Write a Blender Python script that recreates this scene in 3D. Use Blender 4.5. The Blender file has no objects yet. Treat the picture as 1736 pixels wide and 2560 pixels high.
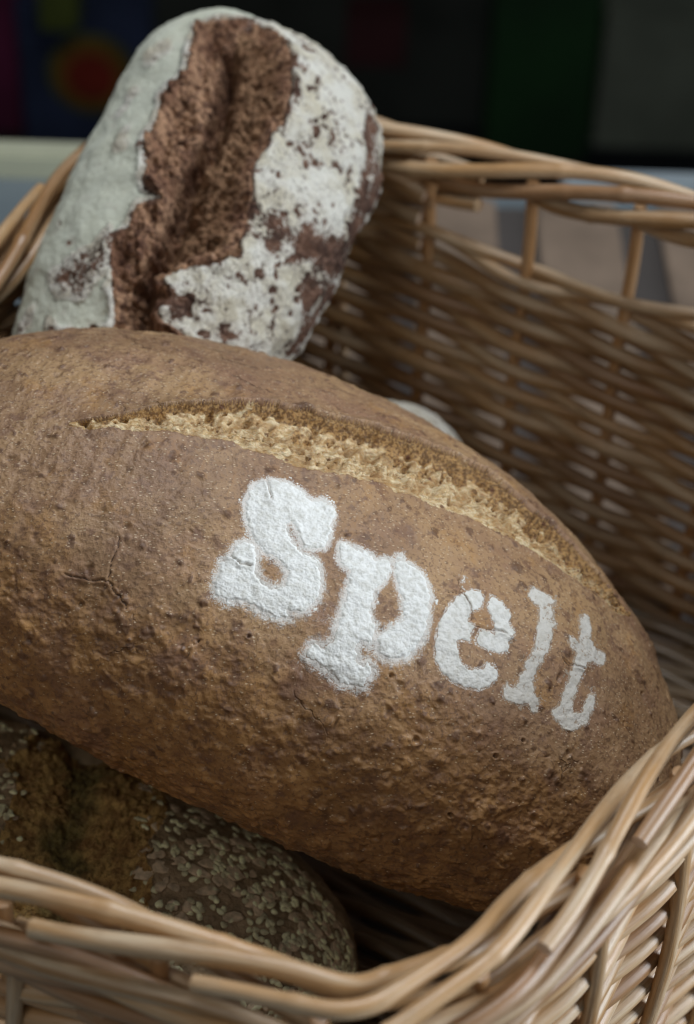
import bpy, math, random
import numpy as np
random.seed(4); RNG = np.random.default_rng(11)
SC = bpy.context.scene; COL = SC.collection
R = math.radians

# ------------------------------------------------------------------ camera
BOT = -0.06                                  # counter top and foot of the basket
RIM = 0.25                                   # height of the basket rim above the counter
CAM = np.array([0.0, 0.0, RIM + 0.60])
PITCH, ROLL = R(40), R(1.8)
_f = np.array([0, math.cos(PITCH), -math.sin(PITCH)]); _r0 = np.array([1.0, 0, 0]); _u0 = np.cross(_r0, _f)
_r = math.cos(ROLL)*_r0 + math.sin(ROLL)*_u0; _u = math.cos(ROLL)*_u0 - math.sin(ROLL)*_r0
from mathutils import Matrix, Vector
cd = bpy.data.cameras.new('camera'); cam = bpy.data.objects.new('camera', cd); COL.objects.link(cam)
cam.matrix_world = Matrix(((_r[0], _u[0], -_f[0], CAM[0]), (_r[1], _u[1], -_f[1], CAM[1]), (_r[2], _u[2], -_f[2], CAM[2]), (0, 0, 0, 1)))
cd.sensor_fit = 'VERTICAL'; cd.sensor_height = 36; cd.sensor_width = 24; cd.lens = 70
cd.clip_start = 0.02; cd.clip_end = 50
cd.dof.use_dof = True; cd.dof.focus_distance = 0.900; cd.dof.aperture_fstop = 5.6
SC.camera = cam

# ------------------------------------------------------------------ world and lamps
w = bpy.data.worlds.new('World'); SC.world = w; w.use_nodes = True
w.node_tree.nodes['Background'].inputs[0].default_value = (0.62, 0.8, 1.0, 1)
w.node_tree.nodes['Background'].inputs[1].default_value = 0.10
def area(name, loc, target, size, power, col, size_y=None):
    l = bpy.data.lights.new(name, 'AREA'); l.energy = power; l.size = size; l.color = col
    if size_y: l.shape = 'RECTANGLE'; l.size_y = size_y
    o = bpy.data.objects.new(name, l); COL.objects.link(o); o.location = loc
    o.rotation_euler = (Vector(target)-Vector(loc)).to_track_quat('-Z', 'Y').to_euler()
    return o
area('window_light', (1.45, 0.34, 0.42), (0.15, 0.54, 0.17), 0.55, 30, (0.84, 0.92, 1.0), 1.1)
area('ceiling_light', (0.22, 1.22, 1.85), (-0.05, 0.75, 0.2), 0.8, 24, (0.92, 0.96, 1.0), 0.7)
area('room_fill', (-0.55, -0.35, 1.5), (-0.1, 0.6, 0.1), 0.8, 4.4, (1.0, 0.95, 0.86), 0.8)  # fill added front-left to brighten the dark lower left
SC.view_settings.view_transform = 'Standard'; SC.view_settings.look = 'None'
SC.view_settings.exposure = -0.14; SC.view_settings.gamma = 1
SC.render.engine = 'CYCLES'
SC.cycles.use_denoising = True
SC.cycles.max_bounces = 8; SC.cycles.filter_width = 1.1

SPELT = {'c': [-0.0286, 0.7302, 0.17445], 'ax': [0.91618, -0.25872, -0.30606], 'roll': -0.01716, 'L': 0.21807, 'p0': 2.40444, 'p1': 1.87538, 'q': 2.29906, 'a': 0.12176, 'a1': 0.135, 'b': 0.0972, 'tap': 0.02478, 'bend': -0.01171, 'bs': 0.01779, 'b3': 0.00859, 'dq': 0.22486}
RYE = {'c': [-0.09686, 0.94659, 0.2414], 'ax': [0.3645, 0.80879, 0.46152], 'roll': -0.17661, 'L': 0.15036, 'p0': 2.05496, 'p1': 4.83954, 'q': 2.5078, 'a': 0.08553, 'a1': 0.07278, 'b': 0.0599, 'tap': 0.0574, 'bend': -0.0137, 'bs': -0.00881, 'b3': -0.0053, 'dq': 0.2933}
LETTERS = {'S':[[(-0.0372,1.345),(-0.0304,1.399),(-0.0236,1.412),(-0.0168,1.403),(-0.0099,1.381),(-0.0051,1.408),(0.0003,1.39),(0.0031,1.359),(0.0038,1.305),(0.0058,1.255),(0.0051,1.206),(0.0017,1.188),(-0.001,1.17),(-0.0038,1.165),(-0.0072,1.192),(-0.0106,1.224),(-0.0134,1.246),(-0.0147,1.237),(-0.0134,1.206),(-0.0093,1.174),(-0.0038,1.148),(-0.0003,1.152),(0.0038,1.152),(0.0079,1.121),(0.0106,1.076),(0.012,1.026),(0.0113,0.977),(0.0086,0.927),(0.0038,0.914),(0.0024,0.914),(0.0045,0.883),(0.001,0.869),(-0.0045,0.86),(-0.0106,0.86),(-0.0161,0.874),(-0.0202,0.86),(-0.0243,0.838),(-0.0291,0.847),(-0.0325,0.878),(-0.0331,0.923),(-0.0338,0.977),(-0.0325,1.022),(-0.0318,1.076),(-0.0284,1.103),(-0.0236,1.103),(-0.0209,1.067),(-0.0188,1.017),(-0.0161,0.981),(-0.012,0.963),(-0.0065,0.972),(-0.0045,1.008),(-0.0051,1.049),(-0.0099,1.076),(-0.0147,1.085),(-0.0202,1.089),(-0.0263,1.121),(-0.0311,1.165),(-0.0345,1.206),(-0.0372,1.251),(-0.0372,1.3)]],'p':[[(0.0099,1.26),(0.0127,1.273),(0.0175,1.273),(0.0222,1.278),(0.0257,1.278),(0.0284,1.269),(0.0311,1.291),(0.0345,1.296),(0.0365,1.26),(0.0365,1.215),(0.0352,1.179),(0.0338,1.143),(0.0352,1.107),(0.0352,1.067),(0.0379,1.031),(0.0406,1.017),(0.0426,0.968),(0.0419,0.927),(0.0392,0.936),(0.0372,0.932),(0.0372,0.896),(0.0399,0.865),(0.0426,0.851),(0.0433,0.878),(0.0466,0.865),(0.0486,0.847),(0.0473,0.806),(0.048,0.775),(0.0426,0.752),(0.0372,0.739),(0.0311,0.761),(0.0263,0.761),(0.0222,0.77),(0.0175,0.775),(0.0175,0.829),(0.0195,0.847),(0.0236,0.847),(0.0257,0.883),(0.0243,0.941),(0.0236,1.004),(0.0222,1.067),(0.0209,1.13),(0.0195,1.174),(0.0154,1.17),(0.012,1.197)],[(0.0358,1.3),(0.0392,1.323),(0.0446,1.323),(0.05,1.314),(0.054,1.287),(0.0579,1.246),(0.0599,1.183),(0.0619,1.121),(0.0625,1.062),(0.0612,1.004),(0.0593,0.959),(0.054,0.923),(0.048,0.914),(0.0453,0.927),(0.0433,0.986),(0.0466,1.035),(0.0493,1.076),(0.0506,1.112),(0.0473,1.148),(0.0459,1.179),(0.0419,1.206),(0.0385,1.255)],[(0.0358,1.323),(0.0379,1.341),(0.0392,1.323),(0.0372,1.309)]],'e':[[(0.0697,1.318),(0.073,1.368),(0.0775,1.39),(0.0807,1.377),(0.0819,1.327),(0.08,1.291),(0.0775,1.269),(0.0781,1.242),(0.0826,1.237),(0.0819,1.192),(0.0832,1.156),(0.0775,1.134),(0.08,1.089),(0.0826,1.062),(0.087,1.062),(0.0914,1.089),(0.0926,1.125),(0.0969,1.143),(0.1,1.125),(0.1012,1.089),(0.0994,1.04),(0.0951,0.995),(0.0883,0.968),(0.0819,0.963),(0.0762,0.977),(0.071,1.008),(0.0684,1.049),(0.0658,1.112),(0.0652,1.174),(0.0658,1.228),(0.0671,1.291)],[(0.0819,1.403),(0.0864,1.417),(0.0914,1.412),(0.0951,1.386),(0.0969,1.35),(0.1012,1.314),(0.1,1.287),(0.1,1.246),(0.1006,1.215),(0.0976,1.188),(0.092,1.174),(0.0857,1.161),(0.0838,1.17),(0.0838,1.233),(0.0889,1.26),(0.0908,1.26),(0.087,1.305),(0.0832,1.336)],[(0.0671,1.403),(0.0684,1.417),(0.0697,1.381),(0.0678,1.359)]],'l':[[(0.0982,1.583),(0.1006,1.597),(0.1042,1.606),(0.1096,1.628),(0.1138,1.633),(0.1155,1.601),(0.1132,1.574),(0.1149,1.543),(0.1184,1.511),(0.1167,1.462),(0.1178,1.426),(0.119,1.377),(0.1184,1.314),(0.1178,1.26),(0.1178,1.21),(0.1184,1.161),(0.1207,1.139),(0.1224,1.125),(0.1241,1.125),(0.1252,1.062),(0.1213,1.049),(0.119,1.067),(0.1149,1.04),(0.1114,1.031),(0.1061,1.017),(0.1042,1.076),(0.1055,1.112),(0.109,1.107),(0.1096,1.13),(0.1096,1.183),(0.1096,1.237),(0.1102,1.309),(0.109,1.372),(0.1078,1.43),(0.1055,1.502),(0.1012,1.502),(0.0988,1.525)]],'t':[[(0.1263,1.659),(0.1297,1.704),(0.1324,1.709),(0.1351,1.659),(0.1367,1.592),(0.1399,1.579),(0.1451,1.619),(0.1471,1.583),(0.1456,1.507),(0.1415,1.484),(0.1389,1.453),(0.1389,1.403),(0.1389,1.354),(0.1389,1.287),(0.1389,1.224),(0.141,1.192),(0.143,1.224),(0.143,1.3),(0.1446,1.35),(0.1476,1.372),(0.1496,1.314),(0.1496,1.251),(0.1496,1.192),(0.1466,1.143),(0.143,1.089),(0.1389,1.071),(0.1357,1.089),(0.1324,1.085),(0.1297,1.125),(0.1319,1.17),(0.1313,1.228),(0.1313,1.309),(0.1308,1.381),(0.1302,1.444),(0.128,1.439),(0.1247,1.453),(0.1235,1.498),(0.1263,1.52),(0.1291,1.516),(0.1286,1.574),(0.1269,1.624)]]}
SLASH_UP = [(-0.1263,1.332),(-0.1138,1.412),(-0.1042,1.475),(-0.0982,1.529),(-0.0889,1.588),(-0.0749,1.655),(-0.0599,1.718),(-0.0459,1.772),(-0.0325,1.817),(-0.0195,1.848),(-0.0051,1.88),(0.0147,1.938),(0.0352,2.01),(0.0599,2.077),(0.087,2.073),(0.1149,2.104),(0.1362,2.1),(0.155,2.118)]
SLASH_LOW = [(-0.1263,1.327),(-0.1155,1.336),(-0.0963,1.39),(-0.0813,1.444),(-0.0717,1.457),(-0.0606,1.48),(-0.05,1.498),(-0.0365,1.511),(-0.0243,1.507),(-0.0099,1.534),(0.0058,1.583),(0.0175,1.615),(0.0392,1.651),(0.0573,1.7),(0.071,1.718),(0.087,1.763),(0.1067,1.808),(0.1269,1.866),(0.1461,1.933),(0.156,2.113)]
CRACKS = [[(-0.08,0.914),(-0.0781,0.856),(-0.0781,0.802),(-0.0756,0.725),(-0.0717,0.698),(-0.0658,0.671),(-0.0625,0.649)],[(-0.0945,0.676),(-0.0889,0.68),(-0.0826,0.694),(-0.0762,0.721)],[(-0.0325,1.39),(-0.0291,1.341),(-0.0263,1.305)],[(-0.0257,1.008),(-0.0216,1.013)],[(-0.0318,1.022),(-0.0263,1.008)],[(0.0619,1.386),(0.0665,1.377),(0.0691,1.327),(0.0736,1.309),(0.0775,1.282),(0.0788,1.246)],[(0.0645,1.291),(0.0691,1.318)],[(0.0826,1.237),(0.0889,1.26),(0.0945,1.287),(0.1012,1.282)],[(0.1235,1.399),(0.1263,1.372),(0.1302,1.372),(0.1373,1.421)],[(-0.1161,1.543),(-0.1078,1.511),(-0.1055,1.475)],[(-0.0291,0.564),(-0.0291,0.627),(-0.027,0.658)]]
BRAN = [(-0.0453,2.037,0.0017),(-0.0652,1.52,0.002),(-0.0756,1.327,0.0026),(-0.0412,1.174,0.0022),(-0.05,0.591,0.0037),(-0.0154,0.77,0.0026),(-0.0086,0.757,0.0017),(-0.0645,1.808,0.0022),(-0.0684,0.914,0.0019),(-0.0506,0.914,0.0019),(-0.0331,0.797,0.002),(-0.0762,0.914,0.0015),(0.0038,1.552,0.0015),(-0.1,1.507,0.0011),(0.0379,2.212,0.0019),(0.0533,2.234,0.0017),(0.0901,1.624,0.0041),(0.1042,1.547,0.0033),(0.1049,1.673,0.0019),(-0.1252,1.044,0.0013),(-0.1286,1.255,0.0017),(-0.1616,2.023,0.0022),(0.0372,0.371,0.0022),(0.0318,1.57,0.0017),(0.1241,0.465,0.0019),(0.0466,0.46,0.0026),(0.08,0.883,0.0022),(0.103,0.213,0.0022),(0.1404,1.098,0.0015),(-0.0743,-0.02,0.0013),(0.1149,0.415,0.002),(-0.054,2.136,0.0013),(-0.0093,2.082,0.0017),(0.0419,2.149,0.0015)]
PITS = [(-0.1501,1.583,0.0008),(-0.1291,1.264,0.001),(-0.0446,2.019,0.0011),(-0.0243,1.96,0.0006),(-0.0086,0.752,0.001),(-0.1195,1.579,0.0009),(-0.1378,1.835,0.0008),(-0.0079,1.435,0.0006),(0.0813,1.772,0.0008),(0.1286,0.348,0.0011),(0.0559,0.865,0.0013),(0.0781,0.676,0.0018),(0.1235,0.918,0.0011),(0.1143,0.784,0.0013),(0.1072,0.433,0.0013)]
RYE_CRUMB = [(0.1238,1.947),(0.1176,2.113),(0.1066,2.041),(0.0943,1.992),(0.0812,1.924),(0.0731,1.965),(0.0613,2.037),(0.0512,1.996),(0.039,1.987),(0.0289,1.978),(0.0196,1.907),(0.0097,1.884),(0.0017,1.808),(-0.0021,1.637),(-0.0097,1.799),(-0.0238,1.79),(-0.0344,1.853),(-0.0476,1.758),(-0.0574,1.718),(-0.069,1.592),(-0.0812,1.529),(-0.0924,1.475),(-0.0735,0.927),(-0.0634,1.058),(-0.0613,1.314),(-0.0494,1.318),(-0.0431,1.39),(-0.0326,1.278),(-0.0224,1.116),(-0.012,1.031),(0.0021,1.08),(0.0177,1.094),(0.0312,1.17),(0.044,1.179),(0.0547,1.179),(0.0698,1.156),(0.0848,1.152),(0.1102,1.224),(0.1282,1.323),(0.131,1.484),(0.1324,1.722)]
RYE_GROOVE = [(0.1025,1.673),(0.0772,1.601),(0.0621,1.565),(0.0427,1.525),(0.0247,1.556),(0.0054,1.529),(-0.0092,1.484),(-0.028,1.48),(-0.0427,1.466),(-0.06,1.435),(-0.0832,1.273)]
RYE_BARE = [[(-0.0238,1.951),(-0.0363,1.978),(-0.044,2.189),(-0.0574,2.374),(-0.0673,2.158),(-0.066,1.893),(-0.0521,1.821),(-0.0344,1.853)],[(-0.08,2.185),(-0.0836,1.848),(-0.0772,1.579),(-0.0902,1.489),(-0.0993,2.086)],[(0.1149,0.451),(0.0784,0.438),(0.039,0.335),(0.013,0.519),(-0.0069,0.478),(-0.0177,0.263),(-0.0344,0.07),(-0.0214,-0.146),(0.0909,-0.047),(0.1176,0.132)],[(0.0266,0.721),(0.0363,0.393),(0.0261,0.24),(-0.0017,0.653),(0.0012,0.73)],[(-0.053,1.332),(-0.0591,1.174),(-0.0503,1.179),(-0.0431,1.305)]]
RYE_SPOTS = [(0.1095,1.174,0.0025),(0.1256,0.865,0.0039),(0.076,0.811,0.0063),(0.0574,0.829,0.0042),(0.0935,0.788,0.0021),(0.0102,0.842,0.0042),(0.0289,0.811,0.0035),(-0.044,1.031,0.0042),(-0.0508,0.865,0.0042),(-0.0247,0.788,0.0028),(0.0512,2.419,0.002),(0.0609,2.405,0.0017),(0.0335,2.23,0.0014),(0.0256,2.198,0.002),(0.0935,2.27,0.0037),(0.0879,2.347,0.0031),(-0.0796,2.513,0.0028),(-0.086,2.567,0.0023),(-0.0386,1.754,0.0021),(0.0587,0.9,0.0028),(0.0097,0.923,0.0037),(-0.0349,0.721,0.0025),(-0.0449,1.121,0.0028)]
GAP1 = (0.0579, 1.0623)
GAP2 = (-0.1542, 0.4799)


# ------------------------------------------------------------------ helpers
def tag(o, label=None, cat=None, group=None, kind=None):
    if label: o['label'] = label
    if cat: o['category'] = cat
    if group: o['group'] = group
    if kind: o['kind'] = kind
    return o
def empty(name, loc, label=None, cat=None, group=None):
    o = bpy.data.objects.new(name, None); COL.objects.link(o); o.location = loc; o.empty_display_size = .02
    return tag(o, label, cat, group)
def mesh(name, V, quads, mat=None, parent=None, attrs=None, smooth=True, tris=None):
    V = np.asarray(V, dtype=np.float64).reshape(-1, 3)
    me = bpy.data.meshes.new(name)
    loops = []; sizes = []
    if quads is not None and len(quads): q = np.asarray(quads, np.int32); loops.append(q.ravel()); sizes.append(np.full(len(q), 4))
    if tris is not None and len(tris): t = np.asarray(tris, np.int32); loops.append(t.ravel()); sizes.append(np.full(len(t), 3))
    loops = np.concatenate(loops); sizes = np.concatenate(sizes)
    starts = np.concatenate([[0], np.cumsum(sizes)[:-1]])
    me.vertices.add(len(V)); me.loops.add(len(loops)); me.polygons.add(len(sizes))
    off = np.zeros(3)
    if parent is not None: off = np.array(parent.matrix_basis.translation)
    me.vertices.foreach_set('co', (V-off).ravel().astype(np.float32))
    me.loops.foreach_set('vertex_index', loops.astype(np.int32))
    me.polygons.foreach_set('loop_start', starts.astype(np.int32))
    me.update(calc_edges=True)
    me.polygons.foreach_set('use_smooth', np.full(len(sizes), smooth))
    for k, a in (attrs or {}).items():
        at = me.attributes.new(k, 'FLOAT', 'POINT'); at.data.foreach_set('value', np.asarray(a, np.float32).ravel())
    me.validate()
    o = bpy.data.objects.new(name, me); COL.objects.link(o)
    if mat: me.materials.append(mat)
    if parent is not None: o.parent = parent
    return o
def box(name, c, s, mat, parent=None, rot=0.0, bev=0.002):
    import bmesh
    bm = bmesh.new(); bmesh.ops.create_cube(bm, size=1)
    for v in bm.verts: v.co = Vector((v.co.x*s[0], v.co.y*s[1], v.co.z*s[2]))
    if bev: bmesh.ops.bevel(bm, geom=bm.edges[:], offset=bev, segments=2, affect='EDGES')
    me = bpy.data.meshes.new(name); bm.to_mesh(me); bm.free(); me.materials.append(mat)
    o = bpy.data.objects.new(name, me); COL.objects.link(o)
    o.location = c; o.rotation_euler = (0, 0, rot)
    if parent is not None:
        o.parent = parent; o.location = Vector(c)-parent.matrix_basis.translation
    return o
def sstep(a, b, x):
    t = np.clip((x-a)/(b-a), 0, 1); return t*t*(3-2*t)
def _h(ix, iy, iz, seed):
    h = (ix*73856093) ^ (iy*19349663) ^ (iz*83492791) ^ (seed*2654435)
    h = h & 0x7fffffff; h = ((h ^ (h >> 13))*1274126177) & 0x7fffffff
    h = ((h ^ (h >> 15))*1103515245) & 0x7fffffff
    return ((h ^ (h >> 16)) & 0xffffff)/float(0xffffff)
def vnoise(P, scale, seed=0):
    X = P/scale+1000.0; i = np.floor(X).astype(np.int64); f = X-i; u = f*f*(3-2*f)
    o = 0
    for dx in (0, 1):
        wx = u[..., 0] if dx else 1-u[..., 0]
        for dy in (0, 1):
            wy = u[..., 1] if dy else 1-u[..., 1]
            for dz in (0, 1):
                wz = u[..., 2] if dz else 1-u[..., 2]
                o = o+wx*wy*wz*_h(i[..., 0]+dx, i[..., 1]+dy, i[..., 2]+dz, seed)
    return o*2-1
def fbm(P, scale, seed=0, oct=3, gain=.5):
    o = 0; a = 1; t = 0
    for k in range(oct): o = o+a*vnoise(P, scale/2**k, seed+k*17); t += a; a *= gain
    return o/t
def worley(s, q, cell, seed=0, jit=.9):
    """2-D cells on the unrolled surface: distance to the nearest point (in cells), its random id, F2"""
    X = s/cell+500.0; Y = q/cell+500.0; ix = np.floor(X).astype(np.int64); iy = np.floor(Y).astype(np.int64)
    f1 = np.full(X.shape, 9.0); f2 = np.full(X.shape, 9.0); rid = np.zeros(X.shape)
    for dx in (-1, 0, 1):
        for dy in (-1, 0, 1):
            cx, cy = ix+dx, iy+dy
            px = cx+.5+jit*(_h(cx, cy, cx*0, seed)-.5); py = cy+.5+jit*(_h(cx, cy, cx*0+7, seed)-.5)
            d = np.hypot(X-px, Y-py); r = _h(cx, cy, cx*0+13, seed)
            n = d < f1
            f2 = np.where(n, f1, np.minimum(f2, d)); rid = np.where(n, r, rid); f1 = np.where(n, d, f1)
    return f1, rid, f2
def sdf_poly(s, q, poly):
    """signed distance (positive inside) to a closed polygon"""
    P = np.asarray(poly, float); n = len(P)
    d = np.full(s.shape, 1e9); ins = np.zeros(s.shape, bool)
    for i in range(n):
        a, b = P[i], P[(i+1) % n]; e = b-a
        wx, wy = s-a[0], q-a[1]; t = np.clip((wx*e[0]+wy*e[1])/(e@e+1e-12), 0, 1)
        d = np.minimum(d, (wx-e[0]*t)**2+(wy-e[1]*t)**2)
        c = ((a[1] > q) != (b[1] > q)) & (s < (b[0]-a[0])*(q-a[1])/(b[1]-a[1]+1e-12)+a[0])
        ins ^= c
    d = np.sqrt(d); return np.where(ins, d, -d)
def d_line(s, q, pts):
    P = np.asarray(pts, float); d = np.full(s.shape, 1e9)
    for a, b in zip(P[:-1], P[1:]):
        e = b-a; wx, wy = s-a[0], q-a[1]; t = np.clip((wx*e[0]+wy*e[1])/(e@e+1e-12), 0, 1)
        d = np.minimum(d, (wx-e[0]*t)**2+(wy-e[1]*t)**2)
    return np.sqrt(d)
def windowed(fn, s, q, pts, pad, default):
    """evaluate fn(s, q) only near pts"""
    P = np.asarray(pts, float); out = np.full(s.shape, default, float)
    m = (s > P[:, 0].min()-pad) & (s < P[:, 0].max()+pad) & (q > P[:, 1].min()-pad) & (q < P[:, 1].max()+pad)
    out[m] = fn(s[m], q[m]); return out
def nrm(v):
    v=np.asarray(v,float); return v/np.linalg.norm(v)
def loaf_frame(d):
    ax=nrm(d['ax']); up0=np.array([0,0,1.]); side=nrm(np.cross(up0,ax)); up=np.cross(ax,side)
    # side: horizontal; flip so it points to -Y (towards the customer)
    if side[1]>0: side=-side
    c,s=np.cos(d['roll']),np.sin(d['roll'])
    return ax, c*side+s*up, -s*side+c*up
def loaf_base(d,sn,ph):
    """sn in [-1,1] along the loaf, ph angle round it (0 = front side, pi/2 = top)"""
    ax,S,U=loaf_frame(d)
    p=np.where(sn>0,d['p1'],d['p0']); 
    r=np.clip(1-np.abs(sn)**p,0,1)**(1/(d['q']+d.get('dq',0)*np.sin(ph)))
    c,s=np.cos(ph),np.sin(ph)
    n=d.get('n',2.0)
    c=np.sign(c)*np.abs(c)**(2/n); s=np.sign(s)*np.abs(s)**(2/n)
    a=np.where(c>0,d['a'],d['a1'])*(1+d.get('tap',0)*sn); b=np.where(s>0,d['b'],d['b']*.8)*(1+d.get('tap',0)*sn)
    bend=d.get('bend',0)*(sn**2)
    P=np.asarray(d['c'],float)+ (d['L']*sn)[...,None]*ax+(a*r*c+d.get('bs',0)*(sn**2)+d.get('b3',0)*sn**3)[...,None]*S+(b*r*s+bend)[...,None]*U
    return P


# ------------------------------------------------------------------ materials
class NT:
    def __init__(s, name):
        s.m = bpy.data.materials.new(name); s.m.use_nodes = True; s.t = s.m.node_tree; s.n = s.t.nodes
        s.b = s.n['Principled BSDF']
    def node(s, typ, **kw):
        n = s.n.new(typ)
        for k, v in kw.items(): setattr(n, k, v)
        return n
    def set(s, sock, v):
        if hasattr(v, 'is_linked') or isinstance(v, bpy.types.NodeSocket): s.t.links.new(v, sock)
        else: sock.default_value = v
    def attr(s, name):
        return s.node('ShaderNodeAttribute', attribute_name=name).outputs['Fac']
    def coord(s, scale=(1, 1, 1)):
        c = s.node('ShaderNodeTexCoord'); m = s.node('ShaderNodeMapping'); s.t.links.new(c.outputs['Object'], m.inputs[0])
        m.inputs['Scale'].default_value = scale; return m.outputs[0]
    def noise(s, scale, detail=3, rough=.55, vec=None, dist=0):
        n = s.node('ShaderNodeTexNoise'); n.inputs['Scale'].default_value = scale; n.inputs['Detail'].default_value = detail
        n.inputs['Roughness'].default_value = rough; n.inputs['Distortion'].default_value = dist
        s.t.links.new(vec if vec is not None else s.coord(), n.inputs['Vector']); return n.outputs['Fac']
    def vor(s, scale, vec=None, feat='F1', out='Distance', rand=1):
        n = s.node('ShaderNodeTexVoronoi', feature=feat); n.inputs['Scale'].default_value = scale; n.inputs['Randomness'].default_value = rand
        s.t.links.new(vec if vec is not None else s.coord(), n.inputs['Vector']); return n.outputs[out]
    def math(s, op, a, b=0.0, c=None):
        n = s.node('ShaderNodeMath', operation=op); s.set(n.inputs[0], a); s.set(n.inputs[1], b)
        if c is not None: s.set(n.inputs[2], c)
        return n.outputs[0]
    def map(s, v, a, b, c=0.0, d=1.0, smooth=True):
        n = s.node('ShaderNodeMapRange', interpolation_type='SMOOTHSTEP' if smooth else 'LINEAR')
        s.set(n.inputs[0], v); n.inputs[1].default_value = a; n.inputs[2].default_value = b; n.inputs[3].default_value = c; n.inputs[4].default_value = d
        return n.outputs[0]
    def mix(s, f, a, b, mode='MIX'):
        n = s.node('ShaderNodeMix', data_type='RGBA', blend_type=mode)
        s.set(n.inputs[0], f)
        for k, v in ((6, a), (7, b)):
            if isinstance(v, tuple): n.inputs[k].default_value = v+(1,) if len(v) == 3 else v
            else: s.t.links.new(v, n.inputs[k])
        return n.outputs[2]
    def bump(s, h, dist, strength=1.0, nrm=None):
        n = s.node('ShaderNodeBump'); n.inputs['Distance'].default_value = dist; n.inputs['Strength'].default_value = strength
        s.t.links.new(h, n.inputs['Height'])
        if nrm is not None: s.t.links.new(nrm, n.inputs['Normal'])
        return n.outputs[0]
    def done(s, col=None, rough=.6, nrm=None, spec=.35, **kw):
        if col is not None: 
            if isinstance(col, tuple): s.b.inputs['Base Color'].default_value = col+(1,)
            else: s.t.links.new(col, s.b.inputs['Base Color'])
        s.set(s.b.inputs['Roughness'], rough); s.b.inputs['Specular IOR Level'].default_value = spec
        if nrm is not None: s.t.links.new(nrm, s.b.inputs['Normal'])
        for k, v in kw.items(): s.set(s.b.inputs[k], v)
        return s.m

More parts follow.
